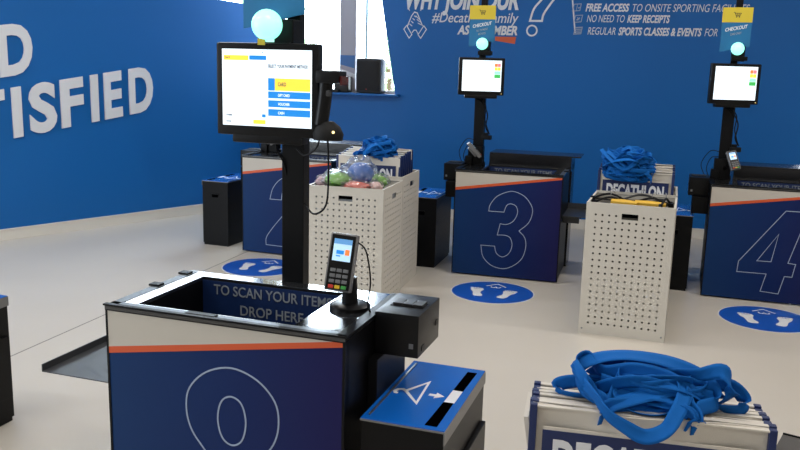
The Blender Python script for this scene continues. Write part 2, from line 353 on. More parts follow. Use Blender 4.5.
# clasped hands drawing
h = MB()
def P2(l): return [(a/100*1.0, b/100*1.0) for a, b in l]
h.strip_xz(P2([(0, 9), (4, 13), (12, 3), (8, -1)]), 0, .011); h.strip_xz(P2([(25, -1), (33, 9), (29, 13), (21, 3)]), 0, .011)
h.strip_xz(P2([(5, 12), (11, 24), (15, 28), (19, 27), (27, 13)]), 0, .013, closed=False); h.strip_xz(P2([(12, 5), (15, 8), (18, 8), (21, 4)]), 0, .011, closed=False)
for i in range(4): h.strip_xz(P2([(8+i*2.2, 15+i*3), (12+i*1.8, 12.5+i*3.3)]), 0, .010, closed=False)
for i in range(3): h.strip_xz(P2([(22+i*1.5, 20-i*3), (17+i*1.6, 24-i*4)]), 0, .009, closed=False)
for a, b in (((5, 33), (8, 29.5)), ((16, 34.5), (16, 31)), ((26, 33), (23.5, 29.5))): h.strip_xz(P2([a, b]), 0, .010, closed=False)
ho = h.build('clasped_hands_graphic', LETTER)
for v in ho.data.vertices: v.co.x = v.co.x*.75+xa-.015; v.co.z = v.co.z*.92+1.90; v.co.y -= .001
ho.location = (CORNER.x, CORNER.y, 0); ho.rotation_euler = (0, 0, WIN_YAW); tag(ho, 'white line drawing of clasped hands under the slogan on the back wall', 'wall graphic')
# divider line
dv = MB().strip_xz([(BL_(1.66, 8.45)+.03, 1.965), (BL_(1.66, 8.45)-.04, 2.45)], -.001, .014, closed=False).build('divider_line', LETTER); dv.location = (CORNER.x, CORNER.y, 0); dv.rotation_euler = (0, 0, WIN_YAW)
tag(dv, 'thin slanted white line on the back wall between slogan and benefits list', 'wall graphic')
def run_text(parts, x, z, size, total, label):
    root = empty('benefit_lettering', (CORNER.x, CORNER.y, 0), WIN_YAW, label=label, cat='wall lettering', group=None)
    obs = []; cx = 0
    for s, b in parts:
        o = text('phrase', s, LETTER, root, size, None, .045 if b else .0, .22, .0006, None, space=1)
        wd = max(v.co.x for v in o.data.vertices); obs.append((o, cx, wd)); cx += wd+size*.42
    k = total/(cx-size*.42)
    for o, c0, wd in obs:
        for v in o.data.vertices: v.co.x = x+(v.co.x+c0)*k; v.co.z += z; v.co.y -= .0015
    return root
xf = BL_(1.770, 8.412)
run_text([('FREE ACCESS', 1), ('TO ONSITE SPORTING FACILITIES', 0)], xf, 2.178, .075, 1.50, 'white benefit line about free access, topmost of three on the back wall')
run_text([('NO NEED TO', 0), ('KEEP RECEIPTS', 1)], xf+.02, 2.075, .072, .78, 'white benefit line about receipts, middle of three on the back wall')
run_text([('REGULAR', 0), ('SPORTS CLASSES & EVENTS', 1), ('FOR', 0)], xf+.035, 1.955, .074, 1.205, 'white benefit line about sports classes, lowest of three on the back wall')
for i, (zz, dx, kind) in enumerate(((2.178, -.125, 'ticket'), (2.07, -.105, 'receipt'), (1.955, -.10, 'calendar'))):
    b = MB(); y = -.001
    b.strip_xz([(0, 0), (.07, .006), (.08, .07), (.012, .066)], y, .008)
    if i == 0: b.strip_xz([(.035, .005), (.045, .068)], y, .006, closed=False); b.strip_xz([(.05, .03), (.07, .035)], y, .01, closed=False)
    if i == 1: b.strip_xz([(.025, .02), (.055, .045)], y, .014, closed=False); b.strip_xz([(.03, .05), (.05, .02)], y, .006, closed=False)
    if i == 2:
        for q_ in range(4): b.strip_xz([(.006, .012+q_*.016), (.075, .018+q_*.016)], y, .009, closed=False)
    o = b.build(kind+'_icon', OUTL)
    for v in o.data.vertices: v.co.x += xf+dx; v.co.z += zz
    o.location = (CORNER.x, CORNER.y, 0); o.rotation_euler = (0, 0, WIN_YAW)
    tag(o, ['small white ticket icon beside the topmost benefit line', 'small white receipt icon beside the middle benefit line', 'small white calendar icon beside the lowest benefit line'][i], 'icon')

# ------------------------------------------------------------------ ceiling lights
for i, (x, y) in enumerate(LIGHTS):
    e = empty('ceiling_light', (x, y, CEIL-.06), -.3, label='white rectangular ceiling light panel above the checkouts', cat='ceiling light', group='ceiling light panels')
    MB().box(-.62, .62, -.17, .17, .0, .06, .005).build('housing', mat('white_metal', (220, 220, 220), .4, bump=.03), e)
    MB().box(-.58, .58, -.14, .14, -.006, 0).build('diffuser', mat('light_diffuser', (255, 243, 228), .5, emit=1), e)
    l = area('lamp', (0, 0, -.012), (0, 0, 0), 1.15, .27, 27 if y > 1 else 12, (1, .95, .89)); l.parent = e

# ------------------------------------------------------------------ payment terminal geometry
def payment_terminal(root, M, small=False):
    """card machine: body in local x (width .088), z (height .185), faces -y"""
    W2, H2, D = .044, .0925, .036
    b = MB(); b.box(-W2, W2, 0, D, -H2, H2, .008, M); b.box(-.03, .03, D-.004, D+.02, -.06, .055, .006, M)
    pt = b.build('payment_terminal', CASE, root, True)
    MB().box(-.038, .038, -.003, .004, -.086, .087, .002, M).build('face_plate', PLAS, pt)
    MB().box(-.029, .029, -.0045, -.0031, .004, .074, 0, M).build('display', mat('terminal_display', (170, 205, 230), .2, emit=.75), pt)
    MB().box(-.029, .029, -.0052, -.0046, .058, .074, 0, M).build('display_header', mat('display_header', (95, 150, 205), .2, emit=.5), pt)
    MB().box(-.018, .006, -.0052, -.0046, .026, .038, 0, M).box(-.018, -.004, -.0052, -.0046, .018, .022, 0, M).build('display_mark', SCRB, pt)
    MB().box(.010, .024, -.0052, -.0046, .024, .042, 0, M).build('display_picture', SCRR, pt)
    for r in range(4):
        for c_ in range(3):
            mm_ = KGREY if r < 3 else (KRED, KYEL, KGRN)[c_]
            MB().box(-.029+c_*.0205, -.029+c_*.0205+.017, -.0085, -.0025, -.02-r*.0175-.011, -.02-r*.0175, .002, M).build('key', mm_, pt)
    return pt

# ------------------------------------------------------------------ numerals
N8 = [[(.452,.681),(.54,.655),(.60,.595),(.613,.525),(.595,.455),(.545,.39,1),(.60,.325),(.622,.25),(.60,.16),(.54,.095),(.452,.072),(.364,.095),(.304,.16),(.282,.25),(.304,.325),(.359,.39,1),(.309,.455),(.291,.525),(.304,.595),(.364,.655)],
      [(.452,.588),(.487,.568),(.501,.51),(.487,.45),(.452,.428),(.417,.45),(.403,.51),(.417,.568)], [(.452,.33),(.487,.31),(.501,.25),(.487,.19),(.452,.168),(.417,.19),(.403,.25),(.417,.31)]]
N3 = [[(.277,.521,1),(.285,.57),(.334,.638),(.409,.677),(.468,.685),(.546,.653),(.6,.589),(.612,.53),(.586,.451),(.518,.384,1),(.563,.336),(.576,.268),(.555,.179),(.498,.115),(.414,.077),(.317,.094),(.248,.158),(.227,.248,1),(.335,.249,1),(.352,.195),(.4,.169),(.45,.204),(.47,.267),(.453,.323),(.414,.341),(.352,.339,1),(.37,.428,1),(.422,.428),(.471,.458),(.499,.521),(.486,.572),(.447,.589),(.414,.575),(.394,.521,1)]]
N4 = [[(.509,.674,1),(.655,.675,1),(.559,.303,1),(.609,.299,1),(.595,.205,1),(.546,.205,1),(.518,.074,1),(.399,.081,1),(.426,.211,1),(.231,.209,1),(.235,.286,1)], [(.479,.505,1),(.356,.301,1),(.449,.303,1)]]
N2 = [[(.265,.475,1),(.294,.57),(.36,.645),(.44,.675),(.51,.662),(.585,.604),(.615,.53),(.605,.47),(.573,.405),(.498,.306),(.43,.235),(.39,.175,1),(.57,.175,1),(.555,.076,1),(.227,.08,1),(.232,.147),(.3,.243),(.40,.36),(.455,.43),(.49,.5),(.475,.56),(.43,.588),(.385,.55),(.372,.475,1)]]

W, H, D = .827, .827, .49
def monitor(root, uc, v, zc, big, LEDm=True):
    kk = 1 if big else .94
    w2, h2 = (.187 if big else .193*kk), .156*kk
    mo = MB().box(uc-w2, uc+w2, v, v+.045, zc-h2, zc+h2, .012).box(uc-.09, uc+.09, v+.04, v+.07, zc-.09, zc+.09, .008).build('monitor', PLAS, root, True)
    sx0, sx1, sz0, sz1 = uc-.163*kk, uc+.165*kk, zc-.122*kk, zc+.134*kk; y = v-.0008
    MB().box(sx0-.004, sx1+.004, y-.0004, v+.001, sz0-.004, sz1+.004).build('screen_border', BLACK, mo)
    def q(name, a, b, c_, d, m_, dy=0):   # fractions of the screen
        X0 = sx0+(sx1-sx0)*a; X1 = sx0+(sx1-sx0)*b; Z0 = sz0+(sz1-sz0)*c_; Z1 = sz0+(sz1-sz0)*d
        return MB().box(X0, X1, y-.0010-dy, y-.0004, Z0, Z1).build(name, m_, mo)
    def tx(s, a, c_, size, m_, wfrac, al='LEFT'):
        return text('screen_text', s, m_, mo, size, wfrac*(sx1-sx0), .03, 0, .0001, T((sx0+(sx1-sx0)*a, y-.0019, sz0+(sz1-sz0)*c_)), al)
    q('screen', 0, 1, 0, 1, SCRW)
    if big:
        q('yellow_field', .02, .30, .855, .92, SCRY, .0004); q('blue_field', .31, .50, .865, .92, SCRB, .0004)
        q('pane_line', .03, .50, .165, .168, SCRP, .0004)
        q('total_field', .35, .49, .03, .085, SCRY, .0004); q('help_button', .45, .49, .12, .16, SCRB, .0004)
        tx('CARD', .64, .545, .009, SCRD, .08)if False else None
        q('card_button', .52, .985, .475, .635, SCRY, .0004); q('card_icon_field', .52, .595, .475, .635, SCRB, .0007)
        for k in range(3): q('option_button', .52, .985, .475-.115*(k+1)+.015, .475-.115*k-.012, SCRB, .0004)
        tx('SELECT YOUR PAYMENT METHOD', .52, .77, .011, SCRD, .44)
        tx('CARD', .63, .535, .013, SCRD, .09)
        tx('GIFT CARD', .63, .40, .009, SCRW, .13); tx('VOUCHER', .63, .285, .009, SCRW, .13); tx('CASH', .63, .17, .009, SCRW, .07)
        tx('Card', .03, .88, .006, SCRD, .06); tx('TOTAL', .04, .04, .007, SCRD, .06); tx('ITEMS', .04, .125, .006, SCRD, .07)
        tx('Article', .04, .79, .006, SCRP, .12); tx('Price', .38, .79, .006, SCRP, .06)
        for a in (.03, .27, .45, .65, .97): q('menu_dot', a, a+.012, .955, .97, SCRB if a == .45 else SCRP, .0004)
    else:
        q('header_line', .02, .8, .67, .673, SCRP, .0004); q('item_mark', .04, .09, .24, .27, SCRP, .0004); q('item_mark', .77, .81, .24, .27, SCRP, .0004); q('header_line', .04, .5, .93, .935, SCRP, .0004)
        for a, c_, m_ in ((.82, .80, SCRR), (.90, .80, mat('screen_pink', (235, 120, 130), .3, emit=.7)), (.82, .68, SCRY), (.90, .68, SCRY)): q('menu_button', a, a+.075, c_, c_+.105, m_, .0004)
        q('menu_button', .82, .975, .56, .66, mat('screen_mint', (150, 225, 200), .3, emit=.7), .0004); q('menu_button', .82, .975, .44, .55, SCRG, .0004)
    MB().box(uc+.17*kk, uc+.17*kk+.004, y-.001, v, zc-.142*kk, zc-.142*kk+.004).build('power_light', LED, mo)
    br = MB().box(uc-.13, uc+.13, v+.0, v+.06, zc-h2-.025, zc-h2+.004, .012).box(uc-.05, uc+.05, v+.03, v+.11, zc-.05, zc+.05, .006).build('monitor_bracket', PLAS, root, True)
    return mo, br
def turn(objs, piv, ang):
    M = T(piv) @ RZ(ang) @ T(-Vector(piv))
    for o in objs:
        o.data.transform(M)
        for c_ in COL.objects:
            if c_.parent == o: c_.data.transform(M)
def cart_icon(parent, x, z, y, s, m_):
    b = MB()
    b.strip_xz([(x-s*1.3, z+s*.9), (x-s*.9, z+s*.9), (x-s*.45, z-s*.3), (x+s*.8, z-s*.3)], y, s*.16, closed=False, t=.0008)
    b.strip_xz([(x-s*.8, z+s*.6), (x+s*1.1, z+s*.6), (x+s*.8, z-s*.0), (x-s*.55, z+s*.0)], y, s*.16, t=.0008)
    b.strip_xz([(x-s*.1, z+s*.6), (x, z)], y, s*.12, closed=False, t=.0008); b.strip_xz([(x+s*.45, z+s*.6), (x+s*.4, z)], y, s*.12, closed=False, t=.0008)
    for dx in (-.3, .6): b.strip_xz([(x+s*(dx+.11*math.cos(a*PI/4)), z-s*(.62-.11*math.sin(a*PI/4))) for a in range(8)], y, s*.14, t=.0008)
    return b.build('cart_icon', m_, parent)

def kiosk(loc, yaw, numeral, label, mirror, line2, side_term, rear):
    root = empty('self_checkout_kiosk', (loc[0], loc[1], 0), yaw, label=label, cat='checkout kiosk', group='self checkout kiosks')
    mx = (lambda u: W-u) if mirror else (lambda u: u)
    def bx(mb, u0, u1, v0, v1, z0, z1, bev=0, M=None):
        a, b = sorted((mx(u0), mx(u1))); return mb.box(a, b, v0, v1, z0, z1, bev, M)
    # cabinet carcass: side, back and bottom panels around an open top
    b = MB(); 
    b.box(0, W, .012, .03, .03, H-.012); b.box(0, .018, .03, D, .03, H-.012); b.box(W-.018, W, .03, D, .03, H-.012); b.box(.018, W-.018, D-.018, D, .03, H-.012); b.box(.018, W-.018, .03, D-.018, .03, .05)
    b.box(.03, .10, .05, .12, 0, .03).box(W-.10, W-.03, .05, .12, 0, .03).box(.03, .10, D-.12, D-.05, 0, .03).box(W-.10, W-.03, D-.12, D-.05, 0, .03)
    b.build('cabinet_body', BLACK, root)
    # front panel: white wedge, orange stripe, blue print
    fp = MB().box(.008, W-.008, .002, .012, .012, H-.016).build('front_panel', PANB, root)
    MB().face_xz([(.008, .690), (W-.008, .815), (W-.008, H-.014), (.008, H-.014)], .002, .0012).build('white_wedge', PANW, fp)
    MB().face_xz([(.008, .668), (W-.008, .797), (W-.008, .815), (.008, .690)], .002, .0012).build('orange_stripe', ORANGE, fp)
    nb = MB()
    for path in numeral: nb.strip_xz(outline(path), .0019, .0052)
    nb.build('outlined_number', OUTL, fp)
    fr = MB().box(0, .008, 0, .03, .01, H-.012).box(W-.008, W, 0, .03, .01, H-.012).box(0, W, -.001, .02, H-.016, H-.010)
    fr.build('edge_frame', BLACK, root)
    # top rim with the basket opening
    O0, O1, V0, V1 = .085, .64, .055, .44
    b = MB(); bx(b, 0, W, -.003, V0, H-.012, H, .002); bx(b, 0, W, V1, D+.01, H-.012, H, .002); bx(b, 0, O0, V0, V1, H-.012, H); bx(b, O1, W, V0, V1, H-.012, H)
    rim = b.build('top_rim', GLOSS, root)
    b = MB(); bx(b, 0, .034, .02, D, H, H+.0015, 0); bx(b, .0, W-.03, .012, .046, H, H+.0015, 0); b.build('satin_edging', mat('satin_blue_grey_metal', (105, 112, 120), .4, metal=.6, bump=.05), rim)
    b = MB(); bx(b, -.004, W+.004, -.006, .012, H, H+.006, .001); bx(b, W-.03, W+.006, -.004, D, H, H+.006, .001)
    b.build('rim_edge', BLACK, rim)
    for (u, v) in ((.0, .25), (.0, .43), (.30, .01)):
        b = MB(); bx(b, u-.014, u+(.09 if u > .1 else .026), v, v+(.035 if u < .1 else .025), H, H+.0075, .002); b.build('rim_clip', BLACK, rim)
    # basket inside
    b = MB(); zb = .45
    bx(b, O0-.004, O0, V0, V1, zb, H-.012); bx(b, O1, O1+.004, V0, V1, zb, H-.012); bx(b, O0, O1, V0-.004, V0, zb, H-.012); bx(b, O0-.004, O1+.004, V0-.004, V1+.004, zb-.004, zb)
    bk = b.build('basket_liner', BLACK, root)
    b = MB(); bx(b, O0, O1, V1-.003, V1+.004, zb, H-.012); bp = b.build('basket_back_panel', NAVY, root)
    ta, tb = sorted((mx(.132), mx(.597)))
    text('lettering', 'TO SCAN YOUR ITEMS', BLETTER, bp, .038, tb-ta, .012, 0, .0004, T((ta, V1-.0042, .768)))
    text('lettering', 'DROP HERE', BLETTER, bp, .038, .25, .012, 0, .0004, T(((ta+tb)/2, V1-.0042, .700)), 'CENTER')
    # side tray
    b = MB(); bx(b, -.385, .0, .13, .52, .500, .504); bx(b, -.385, -.381, .13, .52, .504, .528); bx(b, -.385, 0, .516, .52, .504, .55); bx(b, -.12, 0, .2, .22, .44, .5); bx(b, -.12, 0, .44, .46, .44, .5)
    b.build('side_tray', mat('dark_tray_metal', (58, 60, 64), .35, bump=.05), root)
    # printer box on the other side
    b = MB(); bx(b, W+.002, W+.148, .235, .47, .705, .843, .006); pr_ = b.build('receipt_printer', PLAS, root, True)
    b = MB(); bx(b, W+.025, W+.135, .32, .40, .842, .8445); b.build('paper_slot', BLACK, pr_)
    for k in range(3):
        b = MB(); bx(b, W+.03+k*.034, W+.062+k*.034, .33, .385, .8445, .85, .002); b.build('slot_latch', DGREY, pr_)
    b = MB(); bx(b, W+.118, W+.132, .2335, .2352, .735, .751); b.build('printer_badge', KGREY, pr_)
    b = MB(); bx(b, W+.147, W+.150, .27, .30, .72, .735); bx(b, W+.147, W+.150, .42, .45, .76, .775); b.build('side_latch', BLACK, pr_)
    b = MB(); bx(b, W+.002, W+(.115 if mirror else .035), .18, .46, .58 if mirror else .50, .704, .003); b.build('cash_module', BLACK, root)
    # pole, monitor, lamp, sign
    if not mirror: pu, pv, mu_, mv, zc = .413, .505, .357, .415, 1.508
    else: pu, pv, mu_, mv, zc = .09, .40, .097, .33, 1.535
    b = MB()
    if not mirror: b.box(pu-.042, pu+.042, pv, pv+.05, 0.03, 1.38, .003).box(pu-.055, pu+.055, pv-.01, pv+.055, 0, .03)
    else: b.box(pu-.042, pu+.042, pv, pv+.05, H, 1.40, .003).lathe([(.06, H), (.06, H+.02), (.05, H+.03)], 24, None, (pu, pv+.02, 0))
    b.box(pu-.024, pu+.024, pv+.005, pv+.045, 1.38, 2.42, .003)
    b.build('pole', BLACK, root)
    mpair = monitor(root, mu_, mv, zc, not mirror)
    if mirror: turn(mpair, (mu_, mv+.04, 0), -yaw)
    else: turn(mpair, (mu_, mv+.04, 0), .04)
    gu, gv, gz = (mu_+.005, mv+.0, 1.722) if not mirror else (mu_+.005, mv, 1.788)
    gr = .051 if not mirror else .046
    b = MB(); b.lathe([(.003, -gr)]+[(gr*math.cos(a), gr*math.sin(a)) for a in [(-80+10*i)*PI/180 for i in range(17)]]+[(.003, gr)], 28, None, (gu, gv, gz)); lamp = b.build('signal_lamp', GLOBE, root, True)
    b = MB().box(gu+.01, pu+.03 if pu > gu+.02 else gu+.055, gv+.03, pv+.02, gz-.09, gz+.02, .004).box(gu-.035, gu+.075, gv+.01, gv+.06, gz-.085, gz-.055, .004); b.build('lamp_mount', BLACK, root)
    MB().box(gu-.026, gu+.0, gv-.018, gv-.014, gz-.066, gz-.045).build('yellow_label', YEL, lamp) if not mirror else None
    s0, s1 = (.237, .466) if not mirror else (gu-.122, gu+.083)
    sv = mv+.07; zt = 2.085
    si = MB().face_xz([(s0, 1.765), (s1, 1.805), (s1, 1.982), (s0, 1.982)] if mirror else [(s0, 1.712), (s1, 1.762), (s1, 1.982), (s0, 1.982)], sv, .004).build('hanging_sign', TEAL, root)
    MB().face_xz([(s0-.001, 1.978), (s1+.001, 1.978), (s1+.001, zt), (s0-.001, zt)], sv-.001, .004).build('sign_header', YEL, si)
    cart_icon(si, (s0+s1)/2, 2.03, sv-.0053, .022, mat('dark_icon', (30, 32, 38), .5, bump=.03))
    MM = Matrix(((1,0,0,0),(0,1,0,0),(.18,0,1,0),(0,0,0,1)))
    text('sign_text', 'CHECKOUT', LETTER, si, .026, .15, .03, .1, .0003, T(((s0+s1)/2, sv-.0047, 1.925)) @ MM, 'CENTER')
    for k, t_ in enumerate(line2): text('sign_text', t_, GLETTER, si, .017, .017*len(t_)*.5, .01, .1, .0003, T(((s0+s1)/2, sv-.0047, 1.89-.03*k)) @ MM, 'CENTER')
    if not mirror:
        b = MB(); b.tube([(.56, .47, 1.37), (.565, .47, 1.22), (.555, .47, 1.12), (.50, .49, 1.085), (.45, .52, 1.12)], .0035); b.tube([(pu-.05, .49, 1.37), (pu-.06, .5, 1.3), (pu-.03, .5, 1.25), (pu-.02, .52, 1.15)], .003)
        b.build('cable', BLACK, root, True)
        # terminal on a swivel stand at the right of the rim
        st = MB().lathe([(.066, 0), (.066, .012), (.055, .018), (.02, .02)], 32, None, (.725, .285, H)).lathe([(.026, 0), (.022, .09)], 20, None, (.725, .285, H+.015)).build('terminal_stand', PLAS, root, True)
        payment_terminal(root, T((.708, .245, .985)) @ RZ(math.radians(12)) @ RX(math.radians(-14)) @ RY(math.radians(5)))
        MB().tube([(.74, .285, 1.05), (.775, .29, 1.02), (.80, .27, .93), (.80, .25, .86), (.81, .25, H+.004)], .0028).build('terminal_cable', BLACK, root, True)
    else:
        b = MB()
        b.tube([(pu-.06, pv, 1.37), (pu+.02, pv-.02, 1.33), (pu+.07, pv-.02, 1.24), (pu+.06, pv-.02, 1.14), (pu+.09, pv, 1.08)], .005)
        b.tube([(pu+.0, pv-.01, 1.37), (pu+.055, pv-.02, 1.30), (pu+.05, pv-.02, 1.2), (pu+.085, pv, 1.09)], .004)
        b.tube([(pu-.02, pv, 1.02), (pu-.10, pv+.03, 1.03), (pu-.16, pv+.03, .93), (pu-.13, pv+.0, .845)], .003)
        b.tube([(pu-.03, pv, .99), (pu-.09, pv+.03, .98), (pu-.12, pv+.02, .9), (pu-.10, pv, .84)], .003)
        b.build('cable', BLACK, root, True)
        MB().box(pu+.03, pu+.11, pv-.04, pv+.02, 1.035, 1.07, .01).box(pu+.04, pu+.08, pv-.02, pv+.02, 1.07, 1.09, .005).build('scanner_head', PLAS, root, True)
        MB().box(pu-.07, pu+.05, pv-.05, pv+.04, H+.003, .98, .008).box(pu-.09, pu-.03, pv-.07, pv-.0, H, .90, .006).build('pole_foot_box', BLACK, root, True)
        if side_term: payment_terminal(root, T((pu+.06, pv-.13, .985)) @ RZ(math.radians(14)) @ RX(math.radians(-28)) @ RY(math.radians(-12)) @ Matrix.Scale(.8, 4))
        else: payment_terminal(root, T((pu+.0, pv-.10, .965)) @ RZ(math.radians(110)) @ RX(math.radians(-42)) @ Matrix.Scale(.8, 4))
        MB().tube([(pu+.0, pv-.03, .90), (pu+.02, pv-.09, .93)], .012).build('terminal_arm', BLACK, root)
        # rear counter
        b = MB().box(.165, .905, .53, .84, .912, .922, .001).box(.17, .835, .503, .84, .80, .912).box(.795, .835, .60, .84, 0, .85).box(.20, .25, .55, .84, 0, .865).box(.25, .75, .82, .84, .3, .865)
        b.build('rear_counter', mat('black_counter', (20, 20, 23), .22, bump=.05, spec=.7), root)
    return root
Kl = {8: ((-.9331, 2.5358), -.3213), 2: ((-1.3479, 6.9378), -.335), 3: ((.415, 6.3601), -.288), 4: ((2.2186, 5.8831), -.325)}
kiosk(*Kl[8], N8, 'nearest self-checkout kiosk, with large monitor and card terminal over an open basket', False, ['ALL PAYMENT', 'METHODS'], None, False)
kiosk(*Kl[2], N2, 'blue self-checkout kiosk numbered 2, mostly behind the near black pole and crate', True, ['ALL PAYMENT', 'METHODS'], False, True)
kiosk(*Kl[3], N3, 'blue self-checkout kiosk numbered 3 in the middle of the back row', True, ['ALL PAYMENT', 'METHODS'], False, True)
kiosk(*Kl[4], N4, 'blue self-checkout kiosk numbered 4 at the right edge of the picture', True, ['CARD ONLY'], True, True)

# ------------------------------------------------------------------ barcode scanner hanging at the near monitor
def kp(k, u, v, z=0):
    (x, y), a = Kl[k]; return Vector((x+u*math.cos(a)-v*math.sin(a), y+u*math.sin(a)+v*math.cos(a), z))
sc = empty('barcode_scanner', kp(8, .575, .44, 1.35), Kl[8][1], label='black handheld barcode scanner in a holder at the right of the near monitor', cat='scanner')
b = MB(); b.box(-.038, .05, -.03, .045, .186, .230, .018); b.tube([(-.008, .0, .20), (-.014, .0, .13), (-.026, 0, .05)], .0235, 12); b.build('scanner_body', PLAS, sc, True)
MB().box(.048, .056, -.022, .036, .182, .212, .003).build('scan_window', mat('dark_red_window', (70, 12, 14), .1, bump=.02), sc)
MB().box(-.012, .012, -.02, .0, .145, .165, .004).build('trigger', DGREY, sc, True)
MB().lathe([(.02, .01), (.05, .0), (.054, .02), (.042, .045), (.02, .062)], 24, Matrix.Scale(.8, 4, (0, 1, 0))).box(-.045, .0, -.01, .02, .01, .05, .006).build('holder', mat('matte_black_rubber', (12, 12, 13), .6, spec=.25, bump=.1), sc, True)
MB().lathe([(.0045, 0), (.0045, .003)], 10, T((.035, -.037, .03)) @ RX(PI/2)).build('status_light', LED, sc)
MB().tube([(-.03, .01, .03), (-.05, .02, -.03), (-.10, .03, -.06), (-.14, .05, -.04)], .003).build('cable', BLACK, sc, True)

# ------------------------------------------------------------------ things on the window sill
def wall_item(name, u, v, z, label, cat): return empty(name, (CORNER.x+dB.x*u-dB.y*v*-1*-1, CORNER.y+dB.y*u+dB.x*v, z), WIN_YAW, label=label, cat=cat)
sp = wall_item('loudspeaker', 1.19, 0, wz0, 'rounded black loudspeaker standing on the window sill', 'loudspeaker')
MB().box(-.15, .145, -.06, .11, .0, .375, .05).build('speaker_cabinet', mat('speaker_black', (30, 31, 36), .5, bump=.2, bscale=400), sp, True)
MB().box(-.125, .115, -.068, -.055, .03, .345, .01).build('speaker_grille', mat('speaker_grille', (22, 22, 25), .7, bump=.8, bscale=900), sp, True)
MB().lathe([(.006, 0), (.006, .004)], 10, T((-.02, -.068, .045)) @ RX(PI/2)).build('red_badge', KRED, sp)
bxo = wall_item('router_box', .88, 0, wz0, 'small black electronic box with a red light left of the loudspeaker', 'electronic box')
MB().box(-.09, .075, -.04, .07, 0, .17, .01).build('housing', PLAS, bxo, True)
MB().box(.03, .06, -.043, -.039, .135, .15).build('red_light', mat('red_led', (255, 40, 40), .4, emit=1.2), bxo)
MB().box(-.13, -.03, -.08, -.04, 0, .03, .005).build('cable_plug', PLAS, bxo, True)

# ------------------------------------------------------------------ hanger return bins
def hanger_bin(pos, yaw, label, mirror=False):
    root = empty('hanger_bin', (pos[0], pos[1], 0), yaw, label=label, cat='bin', group='hanger return bins')
    w_, d_, h_ = .262, .525, .575
    MB().box(0.004, w_-.004, .004, d_-.004, .02, h_-.010, .002).box(.01, w_-.01, .01, d_-.01, 0, .02).build('bin_body', BLACK, root)
    mxx = (lambda a: w_-a) if mirror else (lambda a: a)
    s1_ = w_ if not mirror else 0
    tp = MB().box(0, w_, 0, d_, h_-.009, h_-.003, .002).box(min(s1_, s1_-.004 if not mirror else .004), max(s1_, s1_-.004 if not mirror else .004), 0, d_, h_-.045, h_-.009).build('top_frame', mat('grey_steel_edge', (122, 122, 122), .4, metal=.5, bump=.05), root)
    MB().box(.002, w_-.002, .002, d_-.002, h_-.003, h_).build('top_panel', BINBLUE, tp)
    def poly(name, pts, m_, z1=.0008):
        pts = [(mxx(p[0]), p[1]) for p in pts]
        return MB().prism(pts, h_, h_+z1).build(name, m_, tp)
    poly('slot', [(.194, .022), (.232, .022), (.232, .206), (.200, .206)], mat('slot_black', (2, 2, 3), .95, spec=0, bump=.02)); poly('slot', [(.203, .308), (.236, .308), (.24, .487), (.207, .487)], mat('slot_black', (3, 3, 4)))
    poly('slot_label', [(.201, .206), (.234, .206), (.235, .308), (.203, .308)], LETTER)
    poly('arrow', [(.141, .238), (.162, .238), (.162, .223), (.191, .247), (.162, .269), (.162, .254), (.141, .254)], LETTER)
    # coat hanger symbol
    b = MB(); b.strip_xz([(.062, .248), (.124, .165), (.112, .345)], 0, .012, closed=True, t=.0008); b.strip_xz([(.062, .248), (.05, .258), (.036, .252), (.030, .235), (.036, .222), (.044, .222)], 0, .012, closed=False, t=.0008)
    hg = b.build('hanger_symbol', LETTER, tp)
    for v in hg.data.vertices: v.co = Vector((mxx(v.co.x), v.co.z, h_-v.co.y))
    MB().box(mxx(.020)-.003, mxx(.020)+.003, .03, d_-.03, h_, h_+.004, .001).build('fold_line', STEEL, tp)
    sx = mxx(w_)
    s_ = 1 if sx > .1 else -1
    b = MB().box(min(sx-.004*s_, sx+.012*s_), max(sx-.004*s_, sx+.012*s_), .10, d_-.02, .12, .40, .003); dr = b.build('side_door', BLACK, root)
    MB().box(min(sx+.012*s_, sx+.02*s_), max(sx+.012*s_, sx+.02*s_), .14, .30, .36, .372, .002).build('door_handle', STEEL, dr)
    MB().box(.10, .16, 0.000, .006, .43, .455, .004).build('hand_slot', mat('slot_black', (3, 3, 4)), root)
    MB().box(.095, .165, -.004, .004, .455, .463, .002).build('slot_lip', BLACK, root)
    return root
def kpos(k, u, v): p = kp(k, u, v); return (p.x, p.y)
hanger_bin(kpos(8, .862, .035), Kl[8][1], 'near hanger bin with blue top beside the nearest kiosk')
hanger_bin(kpos(2, -.452, .09), Kl[2][1], 'black hanger bin at the left of kiosk 2 by the left wall', True)
hanger_bin(kpos(3, -.425, .11), Kl[3][1], 'hanger bin between the left crates and kiosk 3', True)
hanger_bin(kpos(4, -.355, .085), Kl[4][1], 'hanger bin behind the middle crate, left of kiosk 4', True)
hanger_bin((-2.10, 3.04), -.30, 'black bin cut off by the left picture edge')
cb = empty('low_cabinet', (.998, 1.99, 0), -.6, label='dark grey cabinet top just right of the nearest bag stack', cat='cabinet')
MB().box(0, .5, -.115, 0, 0, .69).build('cabinet_body', BLACK, cb)
MB().box(0, .5, -.115, -.006, .69, .70, .001).build('cabinet_top', mat('warm_dark_grey', (66, 63, 60), .5, bump=.05), cb)
MB().box(0, .5, -.006, 0, .69, .703, .001).build('back_edge', BLACK, cb)

